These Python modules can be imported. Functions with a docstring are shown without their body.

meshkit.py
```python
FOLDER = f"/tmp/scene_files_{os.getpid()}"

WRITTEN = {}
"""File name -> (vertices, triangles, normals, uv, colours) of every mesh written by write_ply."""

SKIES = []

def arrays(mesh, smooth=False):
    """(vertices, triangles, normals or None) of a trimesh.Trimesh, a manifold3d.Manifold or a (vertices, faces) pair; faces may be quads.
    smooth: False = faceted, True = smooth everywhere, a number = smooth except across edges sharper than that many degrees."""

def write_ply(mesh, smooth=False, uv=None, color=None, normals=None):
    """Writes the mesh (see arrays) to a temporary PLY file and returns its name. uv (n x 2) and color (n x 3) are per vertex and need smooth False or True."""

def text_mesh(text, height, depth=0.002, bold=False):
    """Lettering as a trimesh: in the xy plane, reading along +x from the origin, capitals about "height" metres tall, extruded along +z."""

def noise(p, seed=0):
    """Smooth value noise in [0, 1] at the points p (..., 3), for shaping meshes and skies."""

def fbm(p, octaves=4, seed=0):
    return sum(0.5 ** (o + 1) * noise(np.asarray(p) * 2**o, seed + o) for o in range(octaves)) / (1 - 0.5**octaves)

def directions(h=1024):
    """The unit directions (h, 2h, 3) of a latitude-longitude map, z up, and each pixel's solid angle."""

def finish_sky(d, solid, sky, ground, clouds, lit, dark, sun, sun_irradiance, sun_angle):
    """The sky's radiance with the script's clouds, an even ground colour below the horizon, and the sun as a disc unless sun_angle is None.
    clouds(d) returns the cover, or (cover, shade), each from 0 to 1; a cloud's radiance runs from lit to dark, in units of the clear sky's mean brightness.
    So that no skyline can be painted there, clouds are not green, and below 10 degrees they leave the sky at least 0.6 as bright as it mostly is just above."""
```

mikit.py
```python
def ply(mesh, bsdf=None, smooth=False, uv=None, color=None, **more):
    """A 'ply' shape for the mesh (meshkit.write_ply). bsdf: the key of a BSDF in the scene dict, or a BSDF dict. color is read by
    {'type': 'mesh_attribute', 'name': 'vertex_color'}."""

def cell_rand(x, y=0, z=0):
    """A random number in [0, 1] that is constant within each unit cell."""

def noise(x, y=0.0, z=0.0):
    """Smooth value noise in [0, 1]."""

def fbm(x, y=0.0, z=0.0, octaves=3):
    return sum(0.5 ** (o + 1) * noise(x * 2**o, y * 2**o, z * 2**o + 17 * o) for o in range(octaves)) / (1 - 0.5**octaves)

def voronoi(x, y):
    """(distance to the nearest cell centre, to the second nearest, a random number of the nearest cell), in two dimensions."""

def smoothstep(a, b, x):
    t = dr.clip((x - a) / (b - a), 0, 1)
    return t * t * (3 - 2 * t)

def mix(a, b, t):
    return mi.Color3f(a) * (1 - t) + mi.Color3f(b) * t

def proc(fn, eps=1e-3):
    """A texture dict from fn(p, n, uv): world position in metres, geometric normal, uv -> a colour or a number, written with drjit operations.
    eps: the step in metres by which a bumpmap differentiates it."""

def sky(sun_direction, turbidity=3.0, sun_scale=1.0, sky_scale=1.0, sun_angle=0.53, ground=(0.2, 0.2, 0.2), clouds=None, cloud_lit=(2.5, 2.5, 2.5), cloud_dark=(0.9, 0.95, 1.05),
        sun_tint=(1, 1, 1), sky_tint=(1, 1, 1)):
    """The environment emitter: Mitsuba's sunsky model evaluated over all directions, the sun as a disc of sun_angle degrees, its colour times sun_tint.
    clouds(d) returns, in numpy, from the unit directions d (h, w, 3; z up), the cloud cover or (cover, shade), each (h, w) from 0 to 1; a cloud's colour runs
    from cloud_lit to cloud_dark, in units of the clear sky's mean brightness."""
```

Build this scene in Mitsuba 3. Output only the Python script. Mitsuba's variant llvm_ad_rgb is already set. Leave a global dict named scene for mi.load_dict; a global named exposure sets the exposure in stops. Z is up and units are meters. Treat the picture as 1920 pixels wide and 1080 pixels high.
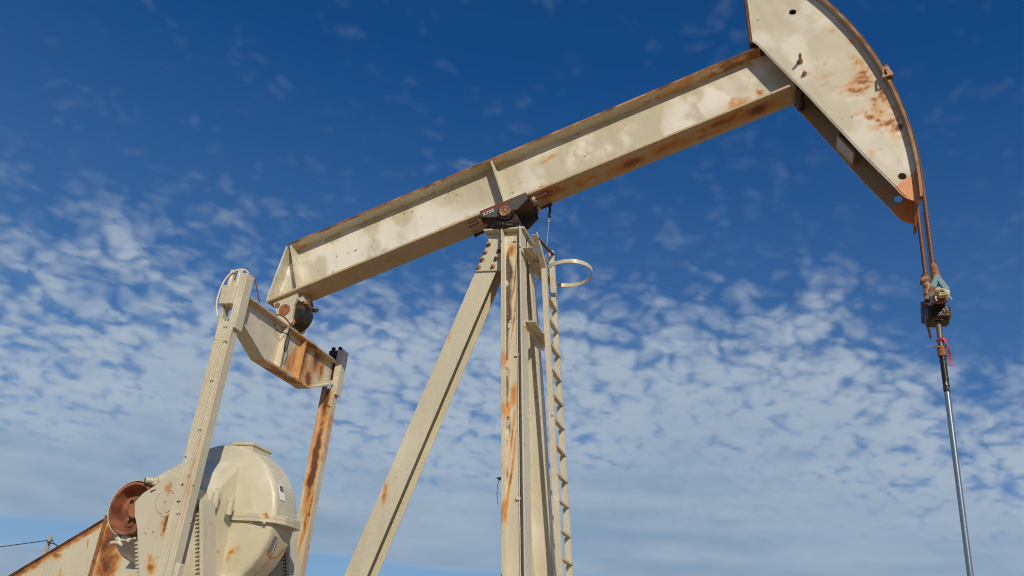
import math, random, numpy as np, trimesh, manifold3d as m3, mitsuba as mi, drjit as dr, mikit, meshkit
from shapely.geometry import Polygon, Point, LineString, box as sbox
from shapely.ops import unary_union
random.seed(7); np.random.seed(7)
scene, labels = {'type': 'scene'}, {}
A = np.array
ZP = 4.75                      # height of the saddle bearing above the ground
TH = 0.3651                    # tilt of the walking beam

# ------------------------------------------------------------------ camera, sky, exposure
CAM = A([1.9625, -5.3171, ZP - 3.1279]); YAW, PIT, ROL, FPX = -0.3447, 0.4273, 0.1008, 1584.9
_F = A([math.sin(YAW)*math.cos(PIT), math.cos(YAW)*math.cos(PIT), math.sin(PIT)])
_R = A([math.cos(YAW), -math.sin(YAW), 0]); _U = np.cross(_R, _F)
_U2 = -math.sin(ROL)*_R + math.cos(ROL)*_U
scene['camera'] = {'type': 'perspective', 'fov_axis': 'x', 'fov': math.degrees(2*math.atan(960/FPX)), 'near_clip': 0.05, 'far_clip': 20000.0,
                   'to_world': mi.ScalarTransform4f().look_at(origin=CAM.tolist(), target=(CAM+_F).tolist(), up=_U2.tolist()),
                   'film': {'type': 'hdrfilm', 'width': 1024, 'height': 576, 'rfilter': {'type': 'gaussian'}},
                   'sampler': {'type': 'independent', 'sample_count': 64}}
exposure = 1.3
SUN = (0.43, -0.75, 0.50)

def sst(a, b, x):
    t = np.clip((x-a)/(b-a), 0, 1); return t*t*(3-2*t)

def rnd2(i, j, c):
    h = (i*374761393+j*668265263+c*2147483647) & 0xFFFFFFFF
    h = ((h ^ (h >> 13))*1274126177) & 0xFFFFFFFF
    return ((h ^ (h >> 16)) & 0xFFFFFF)/16777215.0
def puffs(x, y, c):
    """rounded heaps: 1 at a cell's middle, falling to 0 at its rim"""
    best = np.zeros_like(x)
    fi, fj = np.floor(x).astype(np.int64), np.floor(y).astype(np.int64)
    for a in (-1, 0, 1):
        for b in (-1, 0, 1):
            i, j = fi+a, fj+b
            dd = (i+.1+.8*rnd2(i, j, c)-x)**2+(j+.1+.8*rnd2(i, j, c+1)-y)**2
            r = .55+.5*rnd2(i, j, c+2)
            best = np.maximum(best, 1-dd/(r*r))
    return best

def clouds(d):
    el = np.degrees(np.arcsin(np.clip(d[..., 2], -1, 1)))
    az = np.degrees(np.arctan2(d[..., 0], d[..., 1]))
    k = 1.0/(np.maximum(d[..., 2], 0.0)+0.25)               # puffs have height, so the layer is less foreshortened than a flat one
    px, py = d[..., 0]*k, d[..., 1]*k
    a0 = math.radians(30)
    qx, qy = px*math.cos(a0)+py*math.sin(a0), -px*math.sin(a0)+py*math.cos(a0)
    wx, wy = [meshkit.fbm(np.stack([qx*16, qy*16, np.full_like(qx, w)], -1), 4, int(w))-.5 for w in (11, 12)]
    P = lambda f, w, q=0.0: np.stack([(qx+q*wx)*f, (qy+q*wy)*f, np.full_like(qx, w)], -1)
    X, Y = qx+.06*wx, qy+.06*wy
    heap = .60*puffs(X*22, Y*24, 5)+.40*puffs(X*38+.3, Y*42, 9)
    soft = meshkit.fbm(P(24, 3.1, .03), 4, 21)
    mid = meshkit.fbm(P(8, 8.5), 2, 43)
    big = meshkit.fbm(P(2.6, 5.5), 3, 41)
    tex = .55*heap+.55*(soft-.1)+.35*(mid-.5)
    e = el+4.0+(big-.5)*15+(mid-.5)*11
    e = e-8.0*np.exp(-((az+23)/8)**2-((el-34)/4.5)**2)-2.5*np.exp(-((az+4)/10)**2)+4.0*np.exp(-((az+57)/8)**2)+5.0*np.exp(-((az-14)/9)**2)
    dens = sst(36, 15, e)                                   # the layer thickens towards the horizon
    thr = .80-.62*dens
    cover = sst(thr-.12, thr+.42, tex)*(.16+.66*sst(.06, .7, dens))
    cover = 1-(1-cover)*(1-.22*sst(.35, .9, dens))
    low = sst(22, 13, e)
    cover = np.maximum(cover, .96*low)
    elg = el-.9*np.sin(np.radians(np.clip(az+48, -90, 90)))+(big-.5)*1.4
    gap = sst(3.8, 4.2, elg)*sst(6.0, 5.3, elg)
    cover = cover*(1-gap)
    haze = .09*sst(40, 16, el)+.22*sst(13, 5, el)+.10*sst(7, 5, el)           # thin white haze, thicker towards the horizon
    cover = 1-(1-cover*.97)*(1-haze)
    band = meshkit.fbm(np.stack([qx*3, el*.9, np.full_like(qx, 2.)], -1), 3, 61)-.5
    shade = .28+.62*sst(22, 9, e)+(.55-tex)*.55*sst(4, 15, el)+(mid-.5)*.5+band*.9*sst(18, 9, el)
    return np.clip(cover, 0, .98), np.clip(shade, 0, 1)*(1-gap*.9)

scene['sky'] = mikit.sky(SUN, turbidity=2.2, ground=(.34, .22, .12), clouds=clouds, cloud_lit=(3.6, 4.15, 4.7), cloud_dark=(1.95, 2.75, 3.7), sky_tint=(.13, .56, 1.06), sun_tint=(.94, 1.0, 1.09))

# ------------------------------------------------------------------ mesh helpers
def tm(m):
    q = m.to_mesh(); return trimesh.Trimesh(q.vert_properties[:, :3], q.tri_verts, process=False)
def cat(*ms):
    l = []
    for m in ms: l += list(m) if isinstance(m, (list, tuple)) else [m]
    return trimesh.util.concatenate([tm(m) if hasattr(m, 'to_mesh') else m for m in l])
def frame(mesh, M):
    m = mesh.copy() if not hasattr(mesh, 'to_mesh') else tm(mesh)
    m.apply_transform(M); return m
def M4(X, Y, Z, o):
    m = np.eye(4); m[:3, 0], m[:3, 1], m[:3, 2], m[:3, 3] = X, Y, Z, o; return m
WORLD = M4([1, 0, 0], [0, 1, 0], [0, 0, 1], [0, 0, ZP])                       # x, y, z measured from the saddle bearing
BEAM = M4([math.cos(TH), 0, math.sin(TH)], [0, 1, 0], [-math.sin(TH), 0, math.cos(TH)], [0, 0, ZP])   # along, across, above the beam
def bx(x0, x1, y0, y1, z0, z1, c=0.0):
    """a box, its edges rounded off by c"""
    if c <= 0:
        m = trimesh.creation.box((x1-x0, y1-y0, z1-z0)); m.apply_translation(((x0+x1)/2, (y0+y1)/2, (z0+z1)/2)); return m
    p = []
    for sx in (0, 1):
        for sy in (0, 1):
            for sz in (0, 1):
                o = A([x1 if sx else x0, y1 if sy else y0, z1 if sz else z0], float); s = A([-1 if sx else 1, -1 if sy else 1, -1 if sz else 1])*c
                for k in range(3):
                    q = o+s; q[k] = o[k]; p.append(q)
    return tm(m3.Manifold.hull_points(np.array(p)))
def pr(poly, y0, y1, bevel=0.0):
    """a polygon in the (x, z) plane, given thickness from y0 to y1"""
    poly = poly if isinstance(poly, Polygon) else Polygon(poly)
    if bevel:
        parts = [(poly.buffer(-bevel, join_style=2), y0, y1), (poly, y0+bevel, y1-bevel)]
    else: parts = [(poly, y0, y1)]
    out = []
    for g, a, b in parts:
        m = trimesh.creation.extrude_polygon(g, b-a, engine='earcut')
        m.apply_transform(M4([1, 0, 0], [0, 0, 1], [0, -1, 0], [0, b, 0])) if False else None
        v = m.vertices.copy(); m.vertices = np.stack([v[:, 0], a+v[:, 2], v[:, 1]], 1); m.faces = m.faces[:, ::-1]
        out.append(m)
    return cat(out)
def axisM(p0, p1, up=(0, 1, 0)):
    p0, p1 = A(p0, float), A(p1, float); Z = (p1-p0)/np.linalg.norm(p1-p0); Y = A(up, float)-Z*np.dot(up, Z)
    if np.linalg.norm(Y) < 1e-6: Y = np.cross(Z, [1, 0, 0])
    Y /= np.linalg.norm(Y); return M4(np.cross(Y, Z), Y, Z, p0)
def cy(p0, p1, r, n=20, r2=None):
    h = np.linalg.norm(A(p1, float)-A(p0, float)); r2 = r if r2 is None else r2
    a = np.arange(n)*2*np.pi/n; pts = np.concatenate([np.stack([r*np.cos(a), r*np.sin(a), a*0], 1), np.stack([r2*np.cos(a), r2*np.sin(a), a*0+h], 1)])
    return frame(m3.Manifold.hull_points(pts), axisM(p0, p1, (0, 1, 0) if abs(p1[1]-p0[1]) < .9*h else (0, 0, 1)))
def bolt(p, d, r=.012, h=.012, washer=True, stud=0.0):
    p, d = A(p, float), A(d, float)/np.linalg.norm(d); ms = []
    if washer: ms.append(cy(p, p+d*.004, r*1.55, 14)); p = p+d*.004
    ms.append(cy(p, p+d*h, r, 6))
    if stud: ms.append(cy(p+d*h, p+d*(h+stud), r*.55, 10))
    return cat(ms)
def tube(pts, r, n=8, sub=6):
    from scipy.interpolate import CubicSpline
    p = A(pts, float)
    if sub and len(p) > 2:
        t = np.r_[0, np.cumsum(np.linalg.norm(np.diff(p, axis=0), axis=1))]
        p = CubicSpline(t, p)(np.linspace(0, t[-1], sub*(len(p)-1)+1))
    t = np.gradient(p, axis=0); t /= np.linalg.norm(t, axis=1, keepdims=True)
    u = np.cross(t[0], [0.3, 0.5, 0.81]); u /= np.linalg.norm(u); V = []
    for k in range(len(p)):
        u = u-t[k]*np.dot(u, t[k]); u /= np.linalg.norm(u); w = np.cross(t[k], u)
        a = np.arange(n)*2*np.pi/n; rr = r if np.isscalar(r) else r[k*len(r)//len(p)]
        V.append(p[k]+rr*(np.cos(a)[:, None]*u+np.sin(a)[:, None]*w))
    V = np.concatenate(V); F = []
    for k in range(len(p)-1):
        for i in range(n):
            j = (i+1) % n; F += [[k*n+i, k*n+j, (k+1)*n+j], [k*n+i, (k+1)*n+j, (k+1)*n+i]]
    for i in range(1, n-1): F += [[0, i+1, i], [(len(p)-1)*n, (len(p)-1)*n+i, (len(p)-1)*n+i+1]]
    return trimesh.Trimesh(V, F, process=False)
def hbeam(p0, p1, wide, deep, tf, tw, across, ends=None):
    """an H section from p0 to p1: flange width along 'across', depth square to it; web and flanges as separate boxes, butted"""
    p0, p1 = A(p0, float), A(p1, float); Z = p1-p0; L = np.linalg.norm(Z); Z /= L
    Y = A(across, float)-Z*np.dot(across, Z); Y /= np.linalg.norm(Y); X = np.cross(Y, Z)
    m = M4(X, Y, Z, p0); c = .003
    return [frame(bx(-deep/2, -deep/2+tf, -wide/2, wide/2, 0, L, c), m), frame(bx(deep/2-tf, deep/2, -wide/2, wide/2, 0, L, c), m), frame(bx(-deep/2+tf, deep/2-tf, -tw/2, tw/2, 0, L), m)]
def disc_hull(discs, n=72):
    a = np.arange(n)*2*np.pi/n; pts = [np.stack([cx+r*np.cos(a), a*0+y, cz+r*np.sin(a)], 1) for cx, cz, r, y in discs]
    return tm(m3.Manifold.hull_points(np.concatenate(pts)))
def arc(cx, cz, r, a0, a1, n=24):
    t = np.radians(np.linspace(a0, a1, n)); return [(cx+r*math.cos(x), cz+r*math.sin(x)) for x in t]

# ------------------------------------------------------------------ scene helpers
COUNT = {}
def key_of(name, parent=None):
    k = name if parent is None else parent+'__'+name
    n = COUNT.get(k, 0); COUNT[k] = n+1
    return k if n == 0 else '%s_%03d' % (k, n)
def thing(name, label, category, group=None, kind=None):
    k = key_of(name); labels[k] = {'label': label, 'category': category}
    if group: labels[k]['group'] = group
    if kind: labels[k]['kind'] = kind
    return k
def add(parent, name, mesh, mat, M=WORLD, smooth=False, label=None):
    k = key_of(name, parent); mesh = cat(mesh) if isinstance(mesh, (list, tuple)) or hasattr(mesh, 'to_mesh') else mesh
    scene[k] = mikit.ply(frame(mesh, M), mat, smooth=smooth)
    if label: labels[k] = {'label': label}
    return k
def single(name, mesh, mat, label, category, M=WORLD, smooth=False, group=None, kind=None):
    k = thing(name, label, category, group, kind); mesh = cat(mesh) if isinstance(mesh, (list, tuple)) or hasattr(mesh, 'to_mesh') else mesh
    scene[k] = mikit.ply(frame(mesh, M), mat, smooth=smooth); return k
def struct(name, mesh, mat, kind='structure', M=None):
    k = key_of(name); scene[k] = mikit.ply(mesh if M is None else frame(mesh, M), mat); labels[k] = {'kind': kind, 'label': ''}; return k

# ------------------------------------------------------------------ materials
N, FB, SS, MIX = mikit.noise, mikit.fbm, mikit.smoothstep, mikit.mix
def local(p, beam):
    x, y, z = p.x, p.y, p.z-ZP
    return (x*math.cos(TH)+z*math.sin(TH), y, -x*math.sin(TH)+z*math.cos(TH)) if beam else (x, y, z)
CREAM, CHALK_SHEEN, OCHRE, RUST, DARK = (.535, .515, .405), (.60, .59, .51), (.54, .25, .055), (.29, .105, .028), (.085, .040, .022)
def paint(blobs=(), amount=.0, freq=(3, 3, 3), beam=False, chalk_sheen=.5, specks=.5, edge=None, base=CREAM, extra=None, seed=0.0, soft=.22, tone=1.0, dents=0.0, warp=.05, solid=0.0, deep0=.12):
    """weathered cream paint: chalky patches with gloss reflections painted in, grime, chips, and rust where its own stains lie. blobs: (x, y, z, rx, ry, rz, strength) in the part's frame"""
    def col(p, n, uv):
        x, y, z = local(p, beam)
        w = FB(x*7+seed, y*7, z*7, 3)
        c = MIX(base, CHALK_SHEEN, SS(.45, .80, FB(x*3.1+seed+4, y*3.1, z*3.1, 3))*chalk_sheen)
        c = MIX(c, (.74, .735, .68), SS(.52-.09*chalk_sheen, .72-.09*chalk_sheen, FB(x*6.3+seed+1, y*4.3, z*3.5, 4))*SS(.44-.08*chalk_sheen, .60-.08*chalk_sheen, FB(x*1.6+seed, 3.3, z*1.6, 2))*min(1, chalk_sheen*.85))  # brightest pale patches: gloss reflections put into the colour
        c = c*(1-.07*SS(.50, .72, FB(x*19+seed, y*19, z*1.3, 3)))
        c = c*(.93+.14*FB(x*1.7+9, y*1.7+seed, z*1.7, 2))
        r = (FB(x*freq[0]+seed, y*freq[1], z*freq[2], 4)-.5)*1.15+amount-.5
        if blobs:
            wx = (FB(x*8+seed, y*8, z*8+5, 3)-.5)*warp*3; wz = (FB(x*8+31, y*8+seed, z*8, 3)-.5)*warp*3
            fine = FB(x*24+seed, y*24, z*24, 3)
            ridge = 1-dr.abs(2*FB(x*13+3+seed, y*13, z*13, 3)-1)*2.2
            body = mi.Float(0)
            for bxx, by, bz, rx, ry, rz, t in blobs:
                q = dr.square((x+wx-bxx)/rx)+dr.square((y-by)/ry)+dr.square((z+wz-bz)/rz)
                body = dr.maximum(body, t*dr.exp(-q))
            r = dr.maximum(r, body*(.70+.22*solid+(.45-.3*solid)*ridge+(.9-.4*solid)*(fine-.5))-.40)
        if edge is not None: r = dr.maximum(r, edge(x, y, z)-.5+(FB(x*11+3+seed, y*11, z*11, 4)-.5)*1.2)
        stain = SS(-.22, soft, r); deep = SS(deep0, deep0+.34, r+(w-.5)*.5); dk = SS(.45, .8, r+(w-.5)*.8)
        c = MIX(c, OCHRE, stain*.85); c = MIX(c, RUST, deep*.85); c = MIX(c, DARK, dk*.8)
        chip = SS(.775, .83, FB(x*31+z*11+seed, y*29+z*7, z*27-x*9, 2))*SS(.45, .65, FB(x*2.3, y*2.3+seed, z*2.3, 2))*specks
        c = MIX(c, (.16, .075, .035), chip)
        if extra is not None: c = extra(c, x, y, z, w)
        return c*tone
    def bump(p, n, uv):
        x, y, z = local(p, beam)
        return dents*FB(x*4.5+seed, y*4.5, z*4.5, 2)
    b = {'type': 'principled', 'base_color': mikit.proc(col), 'roughness': .38, 'specular': .5}
    if dents: b = {'type': 'bumpmap', 'arbitrary': mikit.proc(bump, 1e-2), 'scale': 1.0, 'nested': b}
    return {'type': 'twosided', 'bsdf': b}
def plain(fn, rough=.6, metallic=0.0, bump=None, spec=.4):
    b = {'type': 'principled', 'base_color': mikit.proc(fn) if callable(fn) else {'type': 'rgb', 'value': list(fn)}, 'roughness': rough, 'metallic': metallic, 'specular': spec}
    if bump: b = {'type': 'bumpmap', 'arbitrary': mikit.proc(bump, 2e-3), 'scale': 1.0, 'nested': b}
    return {'type': 'twosided', 'bsdf': b}

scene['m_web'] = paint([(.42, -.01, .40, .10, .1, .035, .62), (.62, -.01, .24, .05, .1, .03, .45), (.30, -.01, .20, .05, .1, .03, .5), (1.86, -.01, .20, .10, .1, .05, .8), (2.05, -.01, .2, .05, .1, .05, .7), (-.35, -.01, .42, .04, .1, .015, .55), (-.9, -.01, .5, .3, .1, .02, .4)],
                       amount=-.1, beam=True, chalk_sheen=1.15, specks=.7, dents=.007, base=(.505, .485, .375))  # pale patches at full strength: painted reflection smears on the web
scene['m_topflange'] = paint([(2.0, 0, .54, .35, .3, .1, .75), (1.5, 0, .54, .5, .3, .1, .5), (.05, 0, .54, .12, .2, .1, .5), (-1.7, 0, .54, .08, .2, .1, .6)], amount=.16, beam=True, freq=(3, 9, 3), chalk_sheen=.2, seed=3, tone=.9,
                             edge=lambda x, y, z: SS(.1125, .1165, dr.abs(y))*(.95+.45*(N(x*5, 2, 1)-.5)))
scene['m_botflange'] = paint([(2.0, 0, .11, .22, .08, .1, 1.1), (1.75, -.03, .11, .28, .07, .1, .9), (1.3, .0, .11, .2, .07, .1, .8), (.95, .02, .11, .2, .08, .1, .85), (.62, 0, .11, .12, .08, .1, .7), (.33, -.02, .11, .15, .09, .1, .95), (1.55, .05, .11, .5, .03, .1, .6), (-1.0, .0, .11, .05, .03, .1, .6), (-1.7, .02, .11, .1, .08, .1, .5)],
                             amount=.12, beam=True, freq=(2.5, 7, 4), chalk_sheen=.2, seed=7, tone=.95, base=(.52, .43, .28), solid=.3, edge=lambda x, y, z: SS(.1145, .1175, y)*.75)
def orange(c, x, y, z, w):
    # the primer-orange dip on the lower tip of the head, its edge cut straight across
    t = SS(-.004, .004, -.9495-.0+(.35*(x-2.57))-z+(w-.5)*.004)
    return MIX(c, (.62, .25, .095), t*.92)
HEADBLOBS = [(2.66, -.15, -.12, .14, .1, .10, .78), (2.66, -.15, -.50, .10, .1, .22, .76), (2.71, -.15, .05, .06, .1, .14, .6), (2.50, -.15, .06, .10, .1, .04, .5), (2.56, -.15, -.36, .10, .1, .05, .55), (2.70, -.15, -.85, .03, .1, .10, .55), (2.60, -.15, -.10, .10, .1, .05, .75), (2.70, -.15, -.06, .08, .1, .10, .85), (2.62, -.15, -.17, .14, .1, .035, .9), (2.52, -.15, -.16, .06, .1, .03, .6), (2.72, -.15, -.28, .05, .1, .10, .8), (2.66, -.15, -.32, .05, .1, .09, .75),
             (2.585, -.15, -.45, .05, .1, .10, .9), (2.63, -.15, -.50, .07, .1, .05, 1.0), (2.69, -.15, -.58, .05, .1, .06, 1.0), (2.70, -.15, -.70, .04, .1, .10, .75), (2.74, -.15, -.42, .04, .1, .12, .7), (2.52, -.15, -.44, .05, .1, .05, .5),
             (2.45, -.15, -.02, .07, .1, .03, .5), (2.53, -.15, .16, .03, .1, .03, .55), (2.55, -.15, .05, .05, .1, .03, .6), (2.66, -.15, .55, .03, .1, .04, .55), (2.70, -.15, .42, .04, .1, .06, .55), (2.74, -.15, .22, .04, .1, .09, .6), (2.36, -.15, .15, .05, .1, .03, .5), (2.46, -.15, -.70, .03, .1, .09, .45), (2.60, -.15, -.80, .03, .1, .05, .35)]
scene['m_head'] = paint(HEADBLOBS, amount=-.06, beam=True, chalk_sheen=.8, specks=1.0, extra=orange, seed=2, soft=.50, dents=.004, warp=.035, deep0=.24)
scene['m_head_shade'] = paint([(2.25, .15, -.05, .1, .1, .1, .7), (2.30, .15, -.38, .06, .1, .08, .9), (2.42, .15, -.75, .06, .1, .06, .95), (2.36, .15, -.6, .08, .1, .05, .7), (2.5, .15, -.85, .06, .1, .06, .7)], amount=.12, beam=True, chalk_sheen=0, specks=.5, extra=orange, seed=8, base=(.36, .32, .24))  # darker base: the shade between the head plates painted into the colour
scene['m_track'] = paint([], amount=.36, tone=.5, freq=(5, 3, 5), beam=True, chalk_sheen=.2, extra=orange, seed=11, edge=lambda x, y, z: SS(.196, .2, dr.abs(y))*.72)
scene['m_paint'] = paint([(.11, -.2, -2.35, .03, .2, .1, .9)], amount=-.06, chalk_sheen=.45, specks=.6, seed=5)
scene['m_rearleg'] = paint([(-.685, -.08, -2.10, .022, .1, .09, .8), (-.38, -.08, -.92, .03, .1, .1, .5), (-.55, -.08, -1.35, .03, .1, .1, .55)], amount=-.10, freq=(2, 2, 2), chalk_sheen=.25, specks=.25, seed=21, solid=.9, warp=.02)
def frontstreaks(c, x, y, z, w):
    # black grease that ran down from the bearing over the paint beside the left flange of the leg
    lx = x-.026-.1322*(-.478-z)               # across the leg: 0 at its left edge
    g = FB(lx*45, 3.0, z*14, 4)
    band = SS(.010, .018, lx)*SS(.070, .045, lx+.05*(FB(1, lx*8, z*6, 2)-.5)+.03*SS(-.7, -1.3, z))
    m = band*SS(.40, .50, g+.18*SS(-1.9, -.5, z))*SS(-.30, -.40, z+(FB(lx*60, 1, 2, 2)-.5)*.2)*SS(-2.2, -1.5, z+(g-.5)*1.2)
    return MIX(c, MIX((.05, .036, .028), (.14, .085, .05), SS(.5, .65, FB(lx*90, 2, z*60, 2))), m*.95)
scene['m_frontleg'] = paint([(.06, -.2, -.30, .03, .3, .06, 1.1), (.115, -.2, -.50, .009, .3, .3, .9), (.15, -.2, -.85, .009, .3, .3, .75), (.22, -.3, -1.45, .03, .3, .1, .9), (.225, -.3, -2.35, .014, .4, .5, .7), (.13, -.3, -1.2, .02, .4, .12, .6), (.19, -.2, -1.55, .03, .3, .08, .75), (.27, -.3, -2.1, .012, .4, .5, .8), (.245, -.3, -1.7, .012, .3, .3, .7), (.32, -.3, -1.2, .012, .4, .3, .6), (.36, -.3, -1.5, .02, .4, .2, .55), (.235, -.2, -.62, .012, .3, .25, .85)],
                            amount=.10, freq=(9, 4, 1.6), chalk_sheen=.2, specks=.9, extra=frontstreaks, seed=31, solid=.8, warp=.005, deep0=.2)
scene['m_pitman'] = paint([(-1.715, -.79, -2.05, .012, .2, .3, .55), (-1.70, -.79, -2.35, .010, .2, .3, .5)], amount=.06, freq=(9, 5, 2), chalk_sheen=.35, specks=1.0, seed=41, warp=.006, solid=.5)
scene['m_pitmanfar'] = paint([(-1.735, .7, -1.2, .045, .2, .3, 1.2), (-1.738, .7, -1.75, .042, .2, .36, 1.5), (-1.735, .7, -1.45, .035, .2, .3, 1.1), (-1.72, .7, -2.2, .02, .2, .25, .9), (-1.70, .7, -2.05, .02, .2, .2, 1.0), (-1.68, .7, -1.5, .01, .2, .5, .7), (-1.79, .7, -1.5, .02, .2, .4, .6)], amount=.26, freq=(9, 5, 2), chalk_sheen=.3, specks=.8, seed=43, solid=1, warp=.012, deep0=.26)
def eqtint(x, y, z): return SS(-.02, .10, y)*SS(.47, .40, y)*(.80+.7*(FB(x*4, y*6+2, z*3.5, 3)-.5))
scene['m_equal'] = paint([(-1.745, .24, -1.0, .1, .08, .2, 1.15), (-1.745, .36, -1.1, .1, .07, .12, 1.15), (-1.745, .42, -.93, .1, .09, .10, 1.1), (-1.745, .52, -.98, .1, .05, .10, 1.0), (-1.745, .05, -1.1, .1, .05, .14, .8), (-1.745, .10, -1.05, .1, .035, .2, .8), (-1.69, .16, -1.0, .1, .03, .3, .9)], amount=-.04, chalk_sheen=.3, specks=.5, seed=51, solid=.8, deep0=.22)
scene['m_equalflange'] = paint([(-1.745, .2, -.85, .1, .4, .05, .9), (-1.745, 0, -1.207, .1, .35, .03, 1.1)], amount=.2, freq=(6, 4, 6), chalk_sheen=.1, specks=.5, seed=53, tone=.95, solid=.7, base=(.52, .45, .31))
scene['m_gear'] = paint([(-1.72, -.2, -2.55, .04, .3, .04, .7), (-1.50, 0, -2.52, .02, .2, .1, .7), (-1.5, -.17, -2.29, .03, .1, .02, .7), (-1.95, -.17, -2.29, .02, .1, .02, .6)], amount=-.10, freq=(2, 2, 2), chalk_sheen=.35, specks=.45, seed=61, dents=.004)
scene['m_crank'] = paint([(-1.93, -.6, -2.44, .07, .1, .05, 1.1), (-1.91, -.6, -2.55, .025, .1, .09, .9), (-1.88, -.6, -2.66, .03, .1, .06, .8), (-1.99, -.6, -2.68, .04, .1, .04, .8), (-2.03, -.6, -2.19, .04, .1, .03, .6)], amount=.06, freq=(6, 6, 4), chalk_sheen=.35, specks=1.0, seed=71)
scene['m_guard'] = paint([(-3.35, .5, -2.5, .10, .2, .5, 1.2), (-3.72, .5, -2.42, .03, .2, .1, .8), (-3.75, .5, -2.36, .1, .2, .05, .9), (-3.92, .5, -2.58, .08, .2, .06, .9), (-4.05, .5, -2.62, .12, .2, .08, .9), (-3.60, .5, -2.5, .02, .2, .06, .7), (-3.75, .5, -2.72, .04, .2, .06, .7)], amount=.05, freq=(3, 3, 2.2), chalk_sheen=.4, specks=.5, seed=81, solid=.8,
                         edge=lambda x, y, z: SS(-.09, -.02, (z+2.2139-.6154*(x+3.417))/1.174)*.95)
def rusty(p, n, uv):
    x, y, z = p.x, p.y, p.z
    return MIX(MIX((.30, .13, .062), (.18, .075, .038), SS(.4, .7, FB(x*14, y*14, z*14, 4))), (.10, .045, .028), SS(.62, .8, FB(x*40, y*40, z*40, 2))*.8)
scene['m_rust'] = plain(rusty, .75)
def drumcol(p, n, uv):
    x, y, z = p.x, p.y, p.z-ZP
    c = MIX((.33, .14, .08), (.15, .06, .034), SS(.35, .65, FB(x*12, y*12, z*12, 4)))
    pale = dr.exp(-dr.square((x+2.39)/.075)-dr.square((z+2.30)/.10))*(.4+1.2*FB(x*16, y*16, z*16, 3))
    return MIX(c, (.52, .42, .31), SS(.45, .8, pale))
scene['m_drum'] = plain(drumcol, .6)
def greasy(p, n, uv):
    x, y, z = p.x, p.y, p.z
    return MIX((.020, .018, .016), (.11, .06, .034), SS(.54, .76, FB(x*22, y*22, z*22, 4)))
scene['m_grease'] = plain(greasy, .38, bump=lambda p, n, uv: .006*FB(p.x*60, p.y*60, p.z*60, 3))
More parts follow.
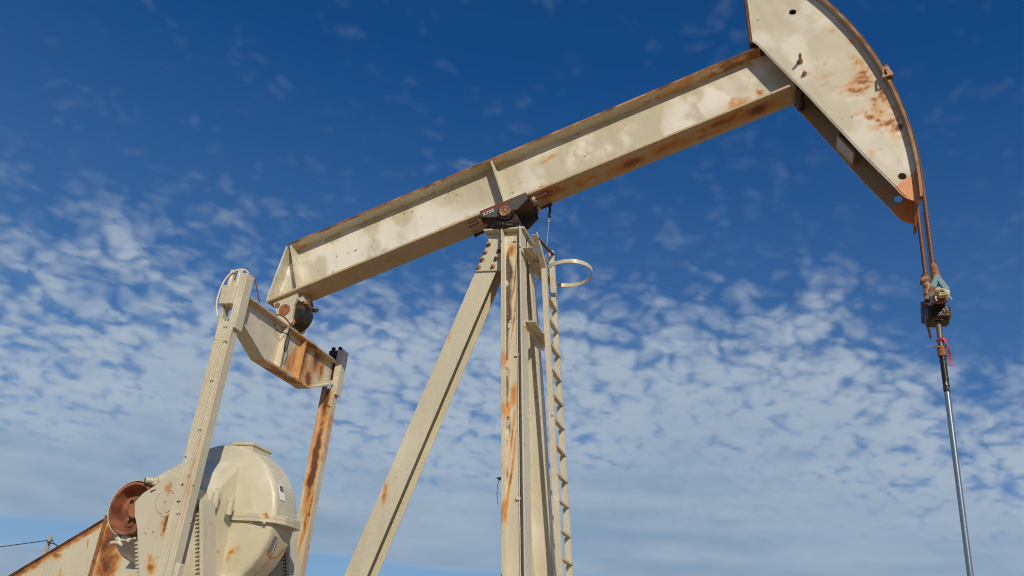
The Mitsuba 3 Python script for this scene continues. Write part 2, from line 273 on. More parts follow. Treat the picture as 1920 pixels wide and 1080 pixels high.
scene['m_brace'] = paint([], amount=.30, freq=(9, 5, 9), chalk_sheen=.1, specks=.8, seed=101)
scene['m_rustdark'] = plain(lambda p, n, uv: MIX((.13, .058, .032), (.052, .034, .026), SS(.4, .65, FB(p.x*16, p.y*16, p.z*16, 4))), .7)
def slate(p, n, uv):
    x, y, z = local(p, True)
    c = MIX((.055, .062, .066), (.095, .100, .098), FB(x*9, y*9, z*9, 3))
    e = SS(.62, .80, FB(x*14+3, y*14, z*14, 4)+.30*SS(.06, .092, z)+.25*SS(.1, .0, dr.abs(x+.02))*SS(.02, .07, z))
    return MIX(c, (.16, .05, .03), e)
scene['m_slate'] = plain(slate, .5)
scene['m_ropewire'] = plain(lambda p, n, uv: MIX((.105, .050, .036), (.21, .10, .07), SS(.35, .65, dr.sin(p.z*420+dr.atan2(p.y-.0, p.x-2.84)*1)*.5+.5)), .55, .3)
scene['m_steel'] = plain((.27, .33, .38), .36, .85)
scene['m_rodold'] = plain(lambda p, n, uv: MIX((.20, .17, .14), (.10, .055, .035), SS(.4, .7, FB(p.x*30, p.y*30, p.z*12, 3))), .5, .6)
scene['m_tape'] = plain(lambda p, n, uv: MIX((.018, .018, .018), (.42, .40, .37), SS(.66, .72, FB(p.x*45, p.y*45, p.z*30, 3))), .4)
scene['m_copper'] = plain((.42, .17, .10), .45, .5)
scene['m_whitetube'] = plain((.72, .62, .58), .4)
scene['m_black'] = plain((.02, .02, .022), .5)
scene['m_bluesocket'] = plain(lambda p, n, uv: MIX((.21, .37, .41), (.20, .09, .05), SS(.52, .70, FB(p.x*30, p.y*30, p.z*30, 3)+.3*SS(.02, -.06, p.z-ZP+.82))), .5)
scene['m_cord'] = plain((.62, .55, .42), .8)
scene['m_pink'] = {'type': 'twosided', 'bsdf': {'type': 'principled', 'base_color': {'type': 'rgb', 'value': [.42, .06, .07]}, 'roughness': .6}}
scene['m_boltrust'] = plain(lambda p, n, uv: MIX((.40, .25, .15), (.15, .065, .032), SS(.38, .62, FB(p.x*50, p.y*50, p.z*50, 2))), .6)
scene['m_white'] = plain((.78, .78, .75), .4)
scene['m_ink'] = plain((.06, .08, .13), .5)
scene['m_greylabel'] = plain((.36, .37, .38), .45)
scene['m_wood'] = plain(lambda p, n, uv: MIX((.30, .25, .20), (.44, .39, .33), FB(p.x*9, p.y*9, p.z*.8, 3)), .85)
scene['m_ground'] = plain(lambda p, n, uv: MIX((.30, .185, .095), (.42, .29, .17), FB(p.x*.6, p.y*.6, 0, 5)*.6+FB(p.x*9, p.y*9, 0, 3)*.4), .95, spec=.1)
scene['m_concrete'] = plain(lambda p, n, uv: MIX((.33, .31, .28), (.45, .43, .39), FB(p.x*4, p.y*4, p.z*4, 4)), .9)

# ------------------------------------------------------------------ ground
g = trimesh.Trimesh([[-6000, -6000, 0], [6000, -6000, 0], [6000, 6000, 0], [-6000, 6000, 0]], [[0, 1, 2], [0, 2, 3]], process=False)
struct('ground', g, 'm_ground')

# ------------------------------------------------------------------ the pumpjack
PJ = thing('pumpjack', 'cream oil pumpjack with rust stains, its curved head raised on the right', 'pumpjack')
WF, VB, VT, TF = .118, .101, .5575, .020
# --- walking beam
UL0, UL1, UR = -1.786, -2.046, 2.40
wb = key_of('walking_beam', PJ)
def bpart(name, mesh, mat, smooth=False, label=None, holder=wb): return add(holder, name, mesh, mat, BEAM, smooth, label)
slope = (UL1-UL0)/(VB-VT)
ul = lambda v: UL0+(v-VT)*slope
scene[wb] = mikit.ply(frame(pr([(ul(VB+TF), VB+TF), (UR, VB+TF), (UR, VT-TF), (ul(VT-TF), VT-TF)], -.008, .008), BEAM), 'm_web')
bpart('top_flange', bx(UL0, UR-.2, -WF, WF, VT-TF, VT, .003), 'm_topflange', label='upper flange of the beam with a rust red edge')
bpart('bottom_flange', bx(UL1, UR-.05, -WF, WF, VB, VB+TF, .003), 'm_botflange', label='lower flange of the beam with brown rust patches underneath')
for s in (-1, 1):
    y0, y1 = (-WF+.004, -.0085) if s < 0 else (.0085, WF-.004)
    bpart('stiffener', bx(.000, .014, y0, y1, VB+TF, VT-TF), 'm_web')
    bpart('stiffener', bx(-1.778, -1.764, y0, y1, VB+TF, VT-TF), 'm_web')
# sloping end plate
e0, e1 = A([ul(VB+TF), VB+TF]), A([ul(VT-TF), VT-TF]); dn = A([-(e1-e0)[1], (e1-e0)[0]]); dn = dn/np.linalg.norm(dn)*.014
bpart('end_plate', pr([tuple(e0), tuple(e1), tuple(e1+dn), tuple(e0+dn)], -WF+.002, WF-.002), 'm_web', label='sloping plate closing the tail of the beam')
bpart('weld_plate', bx(-.62, -.02+.0, -.0115, -.0085, .145, .20), 'm_web') if False else None
bpart('weld_seam', [tube([(-.60+.5*k/10, -.0095, .196+.0015*math.sin(k*2.1)) for k in range(11)], .0022, 5, 1)], 'm_boltrust')
def bead(p0, p1, r=.005):
    n = max(4, int(np.linalg.norm(A(p1)-A(p0))/.012)); t = np.linspace(0, 1, n)[:, None]; p = A(p0)+(A(p1)-A(p0))*t
    return tube(p+np.random.normal(0, .0008, p.shape), [r*random.uniform(.75, 1.2) for _ in range(n)], 5, 0)
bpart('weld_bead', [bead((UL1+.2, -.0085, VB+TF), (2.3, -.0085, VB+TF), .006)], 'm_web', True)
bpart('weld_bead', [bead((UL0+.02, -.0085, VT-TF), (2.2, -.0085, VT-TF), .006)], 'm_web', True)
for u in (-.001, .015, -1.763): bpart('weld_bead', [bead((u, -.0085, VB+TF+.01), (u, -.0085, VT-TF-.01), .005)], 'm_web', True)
# --- tail bearing under the beam
tb = key_of('tail_bearing', PJ)
cheek = Polygon([(-2.0, .1), (-1.79, .1), (-1.80, .055), (-1.838, .0), (-1.862, -.08), (-1.875, -.14), (-1.91, -.155), (-1.95, -.12), (-1.985, -.02)]).buffer(.004)
add(PJ, 'tail_bearing', [pr(cheek, -.085, -.06), pr(cheek, .10, .125), bx(-2.0, -1.80, -.06, .10, .07, .1)], 'm_paint', BEAM)
barrel = [cy((-1.885, -.0595, -.028), (-1.885, .0995, -.028), .112, 40)]
bpart('barrel', barrel, 'm_grease', 30, 'dark greasy bearing barrel', tb)
bpart('pin', [cy((-1.915, -.094, -.012), (-1.915, -.0855, -.012), .047, 28)], 'm_rust', 30, None, tb)
bpart('pin', [cy((-1.97, -.092, .055), (-1.97, -.0855, .055), .022, 14)], 'm_rust', 30, None, tb)
bpart('keeper', [bx(-1.812, -1.765, -.045, .122, .028, .098, .004)], 'm_paint', False, 'cream keeper block over the bearing', tb)
for y in (-.01, .125): bpart('bolt', [bolt((-1.78, y, .022), (1, 0, -.35), .017, .045, False)], 'm_rust', False, None, tb)
bpart('grease_patch', [cy((-1.7645, .09, .066), (-1.764, .09, .066), .028, 20)], 'm_rust', False, None, tb)
# saddle from barrel to equalizer
add(tb, 'saddle', [bx(-1.835, -1.73, -.05, .09, -.843, -.79, .004)], 'm_paint', WORLD)

# --- equalizer
EX0, EX1 = -1.804, -1.686
zt, zb, ze = -.845, -1.205, -1.045
eq = key_of('equalizer', PJ)
def hpoly(pts, x0, x1):   # polygon in (y, z) given thickness in x
    m = trimesh.creation.extrude_polygon(Polygon(pts), x1-x0, engine='earcut'); v = m.vertices.copy()
    m.vertices = np.stack([x0+v[:, 2], v[:, 0], v[:, 1]], 1); return m
tfe = .016
scene[eq] = mikit.ply(frame(hpoly([(-.69, zt-tfe), (-.69, ze+tfe), (-.33, zb+tfe), (.33, zb+tfe), (.69, ze+tfe), (.69, zt-tfe)], -1.751, -1.739), WORLD), 'm_equal')
labels[eq] = {'label': 'cross bar between the two pitman arms, its far half stained orange by rust'}
add(eq, 'top_flange', [bx(EX0, EX1, -.69, .69, zt-tfe, zt, .003)], 'm_equalflange')
def slab(a, b, t):  # a flange strip between two (y, z) points, lying above the line
    return hpoly([a, b, (b[0], b[1]+t), (a[0], a[1]+t)], EX0, EX1)
add(eq, 'bottom_flange', [slab((-.33, zb), (.33, zb), tfe)], 'm_equalflange')
add(eq, 'bottom_flange', [slab((-.69, ze), (-.3302, zb+.0001), tfe)], 'm_equal')
add(eq, 'bottom_flange', [slab((.3302, zb+.0001), (.69, ze), tfe)], 'm_equal')
for y in (-.125, .155):
    add(eq, 'stiffener', [bx(-1.739, EX1-.003, y-.007, y+.007, zb+tfe, zt-tfe)], 'm_equal')
    add(eq, 'stiffener', [bx(EX0+.003, -1.751, y-.007, y+.007, zb+tfe, zt-tfe)], 'm_equal')

# --- pitman arms
def pitman(sg):
    y0, y1 = (-.79, -.715) if sg < 0 else (.675, .75)
    mat = 'm_pitman' if sg < 0 else 'm_pitmanfar'
    k = key_of('pitman_arm', PJ); x0, x1 = -1.797, -1.673; yc = (y0+y1)/2; zlow = -3.32
    zc = -1.02                                        # top of the web, with its round cut-out
    web = Polygon([(x0+.008, zlow), (x1-.008, zlow), (x1-.008, zc), (x0+.008, zc)]).difference(Point((x0+x1)/2-.002, zc-.02).buffer(.045))
    scene[k] = mikit.ply(frame(pr(web, yc-.026, yc-.018), WORLD), mat)
    labels[k] = {'label': 'near pitman arm, cream with small chips' if sg < 0 else 'far pitman arm with a long orange rust streak'}
    zl = -.74 if sg > 0 else -.72
    add(k, 'flange', [bx(x0, x0+.008, y0, y1, zlow, zc+.06, .002)], mat)
    add(k, 'flange', [bx(x1-.008, x1, y0, y1, zlow, zc+.01, .002)], mat)
    # side strap bolted to the equalizer end
    strap = Polygon([(x1-.035, zl), (x1+.008, zl-.005), (x1+.008, -1.16), (x1-.002, -1.25), (x1-.035, -1.23)])
    add(k, 'strap', [pr(strap, y0-.004, y0+.010, .002), bx(x1+.008, x1+.022, y0-.004, y1+.01, -1.14, zl, .003)], mat, label='thick strap along the arm head' if sg < 0 else None)
    blockmat = 'm_paint' if sg < 0 else 'm_grease'
    # bearing block and its cap with bolts
    add(k, 'bearing_block', [bx(-1.818, -1.705, -.818, -.70, -.967, -.822, .005), bx(-1.795, -1.71, -.765, -.70, -.8215, -.76, .005)] if sg < 0 else [bx(x0+.005, x1-.04, y0+.012, y1+.03, -.98, -.80, .006), bx(x1-.04, x1+.02, y0-.002, y1-.01, -.835, -.735, .008)], blockmat, label='bearing block on the arm head' if sg < 0 else 'blackened bearing block on the arm head')
    for i, (xx, zz) in enumerate(((x0+.007, -.690), (x0+.071, -.688))):
        add(k, 'bolt', [cy((xx, yc-.025, -.82), (xx, yc-.025, zz-.03), .020, 16), cy((xx, yc-.025, zz-.03), (xx, yc-.025, zz), .019, 6)] if sg < 0 else [cy((xx+.02, yc-.01, -.80), (xx+.02, yc-.01, zz-.055), .024, 16), cy((xx+.02, yc-.01, zz-.055), (xx+.02, yc-.01, zz-.02), .019, 6)], blockmat, smooth=30)
    if sg > 0: add(k, 'cap', [bx(x0+.0, x1+.01, y0+.0, y1+.0, -.7995, -.742, .008)], blockmat)
    # grease tube down the web and its clips
    if sg < 0:
        tx = (x0+x1)/2+.004; ty = yc-.026-.006
        add(k, 'grease_tube', [tube([(tx, ty, -1.10), (tx, ty, -1.7), (tx, ty, -2.5), (tx+.001, ty, zlow)], .0045, 6, 4)], mat, smooth=True)
        for z in (-1.13, -1.52, -1.86, -2.4): add(k, 'clip', [bx(tx-.014, tx+.012, ty-.007, ty+.006, z, z+.014)], mat)
    # lower end: wrist pin bearing
    add(k, 'wrist_bearing', [cy((-1.735, y0-.02, -3.2), (-1.735, y1+.02, -3.2), .16, 36)], 'm_crank', smooth=30)
    return k
pn = pitman(-1); pf = pitman(1)
# fitting low on the near arm's right side
add(pn, 'fitting', [bx(-1.672, -1.64, -.775, -.72, -2.95, -2.695, .006)], 'm_pitman')

# --- grease lines of soft tube
def wpt(x, y, z): return (x, y, z)
add(PJ, 'grease_line', [tube([(-1.80, -.80, -1.06), (-1.826, -.815, -.98), (-1.822, -.82, -.84), (-1.79, -.81, -.74), (-1.73, -.78, -.685), (-1.68, -.74, -.70)], .006, 8, 8)], 'm_whitetube', smooth=True, label='pale grease tube looping over the near arm head')
add(PJ, 'grease_line', [tube([(-1.662, -.70, -.715), (-1.655, -.66, -.76), (-1.66, -.60, -.825), (-1.67, -.56, -.842)], .0045, 8, 8)], 'm_copper', smooth=True)
add(PJ, 'grease_line', [tube([(-1.72, -.30, -.835), (-1.70, -.26, -.815), (-1.685, -.17, -.82), (-1.68, -.10, -.835), (-1.69, -.06, -.79), (-1.74, -.09, -.70)], .0055, 8, 8)], 'm_copper', smooth=True, label='copper grease tube hooked to the tail bearing')
add(PJ, 'grease_line', [tube([(-1.70, -.10, -.86), (-1.683, -.12, -.92), (-1.683, -.13, -1.02), (-1.683, -.11, -1.06), (-1.683, -.09, -1.0), (-1.683, -.11, -.92), (-1.70, -.2, -.93), (-1.735, -.24, -.88)], .004, 8, 8)], 'm_black', smooth=True)

# --- horse head
RT, RI, WH, WT = 2.82, 2.8024, .15, .205
hh = key_of('horse_head', PJ)
def arcpt(v, r=RI): return (math.sqrt(r*r-v*v), v)
back = [(2.38, 1.30), (2.285, .986), (2.163, .586), (2.178, .560), (2.307, -.063), (2.4218, -.7095), (2.464, -.907), (2.480, -.98), (2.489, -1.035), (2.503, -1.078), (2.525, -1.110), (2.5575, -1.134)]
vs = np.linspace(-1.138, 1.30, 60)
plate = Polygon(back+[arcpt(v, RI-.001) for v in vs])
for c in ((2.557, -.926, .026), (2.521, .699, .026)): plate = plate.difference(Point(c[0], c[1]).buffer(c[2], 24))
scene[hh] = mikit.ply(frame(pr(plate, -WH, -WH+.010), BEAM), 'm_head'); labels[hh] = {'label': 'curved head of the beam, cream with brown rust scrawls and an orange lower tip'}
bpart('side_plate', pr(plate, WH-.010, WH), 'm_head_shade', label='far side plate of the head in shade', holder=hh)
# curved track for the wire rope, its lower end notched
def track():
    V, F = [], []; n = 70; vv = np.linspace(-1.145, 1.34, n); ys = np.linspace(-WT, WT, 13)
    for y in ys:
        t = y/WT; low = -1.135-.02*(t > .6)-.06*max(0, t-.55)+.055*max(0, 1-(t/.62)**2)
        for v in np.linspace(low, 1.34, n):
            for r in (RI, RT): V.append((math.sqrt(r*r-v*v), y, v))
    idx = lambda j, i, k: (j*n+i)*2+k
    for j in range(12):
        for i in range(n-1):
            a, b, c, d = [idx(j, i, 0), idx(j+1, i, 0), idx(j+1, i+1, 0), idx(j, i+1, 0)]; F += [[a, b, c], [a, c, d]]
            a, b, c, d = [q+1 for q in (a, b, c, d)]; F += [[a, c, b], [a, d, c]]
        for i in (0, n-1):
            a, b, c, d = idx(j, i, 0), idx(j+1, i, 0), idx(j+1, i, 1), idx(j, i, 1); F += [[a, c, b], [a, d, c]] if i == 0 else [[a, b, c], [a, c, d]]
    for j in (0, 12):
        for i in range(n-1):
            a, b, c, d = idx(j, i, 0), idx(j, i+1, 0), idx(j, i+1, 1), idx(j, i, 1); F += [[a, b, c], [a, c, d]] if j == 0 else [[a, c, b], [a, d, c]]
    return trimesh.Trimesh(V, F, process=False)
bpart('track_plate', track(), 'm_track', 40, 'curved rope track along the front of the head', hh)
def rim(s):
    V = []; F = []; n = 70
    y0, y1 = (-WT-.001, -WT+.011) if s < 0 else (WT-.011, WT+.001)
    P = Polygon([arcpt(v, RT+.0005) for v in np.linspace(-1.13, 1.33, n)]+[arcpt(v, RT+.007) for v in np.linspace(1.33, -1.13, n)])
    return pr(P, y0, y1)
for s in (-1, 1): bpart('rim', rim(s), 'm_rustdark', False, None, hh)
# back plates
bpart('back_plate', pr([(2.38, 1.30), (2.163, .586), (2.143, .592), (2.36, 1.305)], -WH+.004, WH-.004), 'm_rustdark', False, 'rusty plate closing the back of the head', hh)
bpart('cross_plate', pr([(2.374, -.378), (2.410, -.554), (2.425, -.551), (2.389, -.375)], -.02, WH-.0105), 'm_head_shade', False, None, hh)
bpart('cross_plate', pr([(2.47, -.22), (2.374, -.378), (2.384, -.384), (2.48, -.226)], -.02, WH-.0105), 'm_head_shade', False, None, hh)
bpart('cross_plate', bx(2.33, 2.345, -WH+.0105, WH-.0105, .16, .50), 'm_head_shade', False, None, hh)
bpart('hinge_pin', [cy((2.30, -.13, .06), (2.30, .13, .06), .028, 18)], 'm_grease', 30, None, hh)
hb = [A([q[0], -WH-.001, q[1]]) for q in back[2:-1]]
bpart('weld_bead', [tube(np.concatenate([np.linspace(hb[i], hb[i+1], max(2, int(np.linalg.norm(hb[i+1]-hb[i])/.02)))[:-1] for i in range(len(hb)-1)])+A([.012, 0, 0]), .004, 5, 0)], 'm_head', True, None, hh)
# studs and small hardware on the near plate
bpart('stud', [cy((2.380, -WH-.085, .245), (2.380, -WH, .245), .010, 12), cy((2.380, -WH-.014, .245), (2.380, -WH, .245), .022, 6)], 'm_boltrust', 30, None, hh)
bpart('stud', [cy((2.362, -WH-.035, .128), (2.362, -WH, .128), .009, 12), cy((2.362, -WH-.014, .128), (2.362, -WH, .128), .018, 6)], 'm_boltrust', 30, None, hh)
c0 = A([2.819, -.165])
bpart('clip', [pr(Polygon([(2.765, -.205), (2.838, -.215), (2.838, -.115), (2.80, -.125)]).difference(Polygon([(2.785, -.195), (2.805, -.195), (2.81, -.15), (2.80, -.15)])), -WT-.028, -WT-.016), bx(2.822, 2.838, -WT-.028, -WT+.05, -.215, -.117)], 'm_boltrust', False, 'small bracket clipped to the edge of the head', hh)

# --- saddle bearing
sb = key_of('saddle_bearing', PJ)
hood = Polygon([(-.190, .101), (.190, .101), (.189, .042), (.0906, -.013), (.058, -.01), (-.06, -.008), (-.0878, -.004), (-.189, .047)])
scene[sb] = mikit.ply(frame(cat(pr(hood, -.156, -.142, .002), pr(hood, .142, .156, .002), bx(-.19, .19, -.142, .142, .083, .101)), BEAM), 'm_slate'); labels[sb] = {'label': 'black bearing hood under the middle of the beam'}
def digits():
    out = []; t = meshkit.text_mesh('2228', .030, .0015)
    t.apply_transform(M4([1, 0, 0], [0, 0, 1], [0, -1, 0], [0, 0, 0])); v = t.vertices.copy()
    t.vertices = np.stack([v[:, 0]*.95, -np.abs(v[:, 1]), np.abs(v[:, 2])], 1); return t
def text_xz(s, h, depth=.0012):
    t = meshkit.text_mesh(s, h, depth); v = t.vertices.copy(); t.vertices = np.stack([v[:, 0], -v[:, 2], v[:, 1]], 1); return t
dg = text_xz('2228', .026); dg.apply_translation((-.172, -.1562, .050))
bpart('painted_digits', dg, 'm_white', False, 'white digits on the bearing hood', sb)
add(sb, 'pin_cap', [cy((0, -.178, -.0), (0, -.1565, -.0), .044, 32), cy((0, -.182, 0), (0, -.178, 0), .006, 10)], 'm_boltrust', smooth=30, label='round rusty pin end')
body = unary_union([Point(0, -.004).buffer(.064), Polygon([(-.055, -.02), (.06, .0), (.085, -.02), (.115, -.128), (-.112, -.128), (-.07, -.06)])])
add(sb, 'housing', [pr(body, -.155+.0, .155, .004)] if False else [pr(body, -.139, .139, .004), pr(Polygon(arc(0, -.004, .062, 180, 360)+[(.062, .02), (-.062, .02)]), -.165, -.1395)], 'm_grease', smooth=35, label='bearing housing caked with black grease')
for xx in (-.092, .098): add(sb, 'bolt', [bolt((xx, -.125, -.128+.0), (0, 0, 1), .013, .02)], 'm_boltrust')
add(sb, 'bolt', [bolt((.062, -.166, -.012), (0, -1, 0), .011, .012, False)], 'm_grease')
lump = trimesh.creation.icosphere(3); v = lump.vertices*A([.085, .035, .03]); v = v*(1+.9*(meshkit.fbm(lump.vertices*3.0, 4, 3)-.5)[:, None]); lump.vertices = v; lump.apply_translation((-.02, -.152, -.108))
add(sb, 'grease_lump', lump, 'm_grease', smooth=True, label='lump of black grease below the pin')
for u, y in ((-.24, -.062), (-.24, .085), (.245, -.062), (.245, .085)):
    s = 1 if u > 0 else -1
    add(sb, 'adjusting_bolt', [cy((u-.05*s, y, .078), (u+.07*s, y, .076), .010, 12), cy((u-.035*s, y, .0775), (u-.01*s, y, .0775), .022, 6), cy((u+.07*s, y, .076), (u+.083*s, y, .076), .018, 6), bx(min(u-.05*s, u-.04*s), max(u-.05*s, u-.04*s), y-.024, y+.024, .052, .1)], 'm_rustdark', BEAM)
    add(sb, 'nut', [cy((u-.034*s, y, .0775), (u-.009*s, y, .0775), .0235, 6)], 'm_brace', BEAM)

# --- samson post
sp = key_of('samson_post', PJ)
scene[sp] = mikit.ply(frame(cat(bx(-.165, .155, -.15, .15, -.142, -.128, .002)), WORLD), 'm_brace'); labels[sp] = {'label': 'rusty top plate of the tripod post'}
GZ = -4.30
def fleg(sg):
    a = .134; b = .096*sg
    f = lambda z: (.075+a*(-.3-z), .108*sg+b*(-.3-z), z)
    k = key_of('front_leg', sp)
    fl = hbeam(f(-.1425), f(GZ), .150, .150, .010, .008, (0, 1, 0))
    scene[sp+'__front_leg' + ('' if sg < 0 else '_001')] = mikit.ply(frame(fl[2], WORLD), 'm_frontleg' if sg < 0 else 'm_paint')
    for q in fl[:2]: add(k, 'flange', [q], 'm_frontleg' if sg < 0 else 'm_paint') if False else None
    kk = [key_of('front_leg_flange', sp) for _ in range(2)]
    for q, n in zip(fl[:2], kk): scene[n] = mikit.ply(frame(q, WORLD), 'm_frontleg' if sg < 0 else 'm_paint')
    return f
fn = fleg(-1); ff = fleg(1)
rl = lambda z: (.305*z-.003, 0, z)
rb = hbeam(rl(-.20), rl(GZ), .158, .150, .010, .008, (1, 0, .0))
k = key_of('rear_leg', sp); scene[k] = mikit.ply(frame(rb[2], WORLD), 'm_rearleg')
for q in rb[:2]:
    n = key_of('rear_leg_flange', sp); scene[n] = mikit.ply(frame(q, WORLD), 'm_rearleg')
gus = Polygon([(-.155, -.1425), (-.02, -.1425), (-.006, -.451), (-.213, -.447), (-.137, -.205), (-.150, -.165)])
for y0, y1 in ((-.090, -.0765), (.0765, .090)): add(sp, 'gusset', [pr(gus, y0, y1, .0015)], 'm_paint')
for x, z in ((-.134, -.231), (-.153, -.294), (-.172, -.357), (-.191, -.418), (-.060, -.354), (-.079, -.417), (-.045, -.291)):
    add(sp, 'bolt', [bolt((x, -.090, z), (0, -1, 0), .0125, .014, True, .012)], 'm_boltrust')
# grease tube on the near leg
fx = lambda z, dx, dy: (fn(z)[0]+dx, fn(z)[1]+dy, z)
add(sp, 'grease_tube', [tube([fx(z, .026, -.010) for z in np.linspace(-.19, -3.2, 12)], .0055, 8, 2)], 'm_frontleg', smooth=True)
for z in (-.22, -1.16, -2.14): add(sp, 'clip', [frame(bx(-.022, .018, -.011, .006, -.009, .009), M4([1, 0, 0], [0, 1, 0], [0, 0, 1], fx(z, .026, -.010)))], 'm_paint')
# cross braces of angle iron between the front legs
def angle(x, y0, y1, z, w=.085, h=.05, t=.007):
    return [bx(x, x+w, y0, y1, z, z+t), bx(x, x+t, y0, y1, z-h, z)]
add(sp, 'brace', angle(.168, -.19, .44, -.33, .075, .03), 'm_brace', label='upper angle iron brace towards the ladder')
add(sp, 'brace', angle(.232, -.175, .31, -.905, .075, .03), 'm_brace', label='lower angle iron brace between the front legs')
# small bracket and wire on the left edge of the near leg
bl = fx(-2.02, -.078, -.06)
add(sp, 'bracket', [bx(bl[0]-.028, bl[0], bl[1], bl[1]+.06, bl[2]-.008, bl[2]), tube([(bl[0]-.015, bl[1]+.02, bl[2]), (bl[0]-.024, bl[1]+.02, bl[2]-.05), (bl[0]-.02, bl[1]+.02, bl[2]-.12), (bl[0]-.004, bl[1]+.01, bl[2]-.17)], .002, 5, 6)], 'm_black')

# --- gearbox
gb = key_of('gearbox', PJ)
SX, SZ = -2.01, -2.30
GX, GZC, GR = -1.975, -2.305, .520
dl = []
for q in (-1, 1):
    for y, r in ((.112, GR), (.135, GR-.010), (.150, GR-.032), (.185, GR-.16)):
        dl += [(GX, GZC, r, q*y)]
    dl += [(SX-.52, SZ-.05, .30, q*.10), (SX-.52, SZ-.05, .25, q*.17)]
scene[gb] = mikit.ply(frame(disc_hull(dl, 96), WORLD), 'm_gear', smooth=42); labels[gb] = {'label': 'rounded cream gearbox casting behind the near arm'}
add(gb, 'cover', [bx(-1.962, -1.766, -.132, .132, -1.790, -1.766, .005), bx(-1.954, -1.774, -.124, .124, -1.92, -1.790, .006)], 'm_gear', label='inspection cover on top of the gearbox')
hub = []
for q in (-1, 1):
    pts = [(-2.20, q*.43, -3.0), (-1.80, q*.43, -3.0), (-1.80, q*.43, -2.25), (-1.90, q*.43, -2.08), (-2.10, q*.43, -2.06), (-2.2, q*.43, -2.2), (-2.25, q*.15, -3.0), (-1.76, q*.15, -3.0), (-1.76, q*.15, -2.24), (-1.80, q*.15, -1.92), (-2.1, q*.15, -1.90)]
    hub.append(tm(m3.Manifold.hull_points(A(pts))))
for q in hub: add(gb, 'bearing_housing', [q], 'm_gear', label='faceted bearing housing on the side of the gearbox')
flp = Polygon([(-2.6, -.205), (-1.53, -.205), (-1.44, -.165), (-1.395, -.10), (-1.385, .0), (-1.395, .10), (-1.44, .165), (-1.53, .205), (-2.6, .205)]).buffer(.004)
def slabz(poly, z0, z1):
    m = trimesh.creation.extrude_polygon(poly, z1-z0, engine='earcut'); m.apply_translation((0, 0, z0)); return m
add(gb, 'joint_flange', [slabz(flp, -2.334, -2.309), slabz(flp.buffer(-.003), -2.3065, -2.282), slabz(flp.buffer(-.012), -2.309, -2.3065)], 'm_gear', label='bolted joint flange round the gearbox')
for x in (-1.80, -1.70, -1.60, -1.50): [add(gb, 'bolt', [q], 'm_gear') for q in (bolt((x, -.188, -2.282), (0, 0, 1), .011, .012, False), bolt((x, -.188, -2.334), (0, 0, -1), .011, .012, False))]
for y in (-.06, .06): [add(gb, 'bolt', [q], 'm_gear') for q in (bolt((-1.415, y, -2.282), (0, 0, 1), .011, .012, False), bolt((-1.415, y, -2.334), (0, 0, -1), .011, .012, False))]
for x, y, z in ((-1.775, -.40, -2.19), (-1.73, -.29, -2.215)): add(gb, 'bolt', [cy((x, y, z-.10), (x, y, z), .024, 18, .028), cy((x, y, z), (x, y, z+.03), .017, 6)], 'm_gear', smooth=30)
# name plate, barcode sticker
ang = math.radians(22); nrm = A([math.cos(ang), 0, math.sin(ang)]); tan = A([-math.sin(ang), 0, math.cos(ang)])
Mp = M4([0, 1, 0], tan, nrm, A([GX, 0, GZC])+nrm*(GR+.0005))
add(gb, 'name_plate', [frame(bx(-.095, -.035, -.06, .06, 0, .003), Mp)], 'm_white', label='white maker plate')
ink = [bx(-.085, -.045, y, y+.006, .003, .0036) for y in (.005, .015, .024, .034, .043)]+[bx(-.080+.011*i, -.074+.011*i, .004, .05, .0036, .004) for i in range(4)]
add(gb, 'plate_print', [frame(cat(ink), Mp)], 'm_ink')
ang2 = math.radians(-17); nrm2 = A([math.cos(ang2), 0, math.sin(ang2)]); tan2 = A([-math.sin(ang2), 0, math.cos(ang2)])
Mq = M4([0, 1, 0], tan2, nrm2, A([GX, 0, GZC])+nrm2*(GR+.0005))
add(gb, 'sticker', [frame(bx(-.098, -.045, -.05, .05, 0, .002), Mq)], 'm_greylabel', label='grey barcode sticker')
add(gb, 'sticker_print', [frame(cat([bx(-.093, -.05, -.045+.0115*i, -.045+.0115*i+.005, .002, .0026) for i in range(8)]), Mq)], 'm_ink')
add(gb, 'seam', [tube([(GX+GR*math.cos(math.radians(t)), -.018, GZC+GR*math.sin(math.radians(t))) for t in range(-70, -8, 4)], .003, 5, 1)], 'm_boltrust')
add(PJ, 'pedestal', [bx(-2.75, -1.45, -.36, .36, -4.30, -2.95), bx(-2.6, -1.6, -.2, .2, -2.96, -2.7)], 'm_paint')

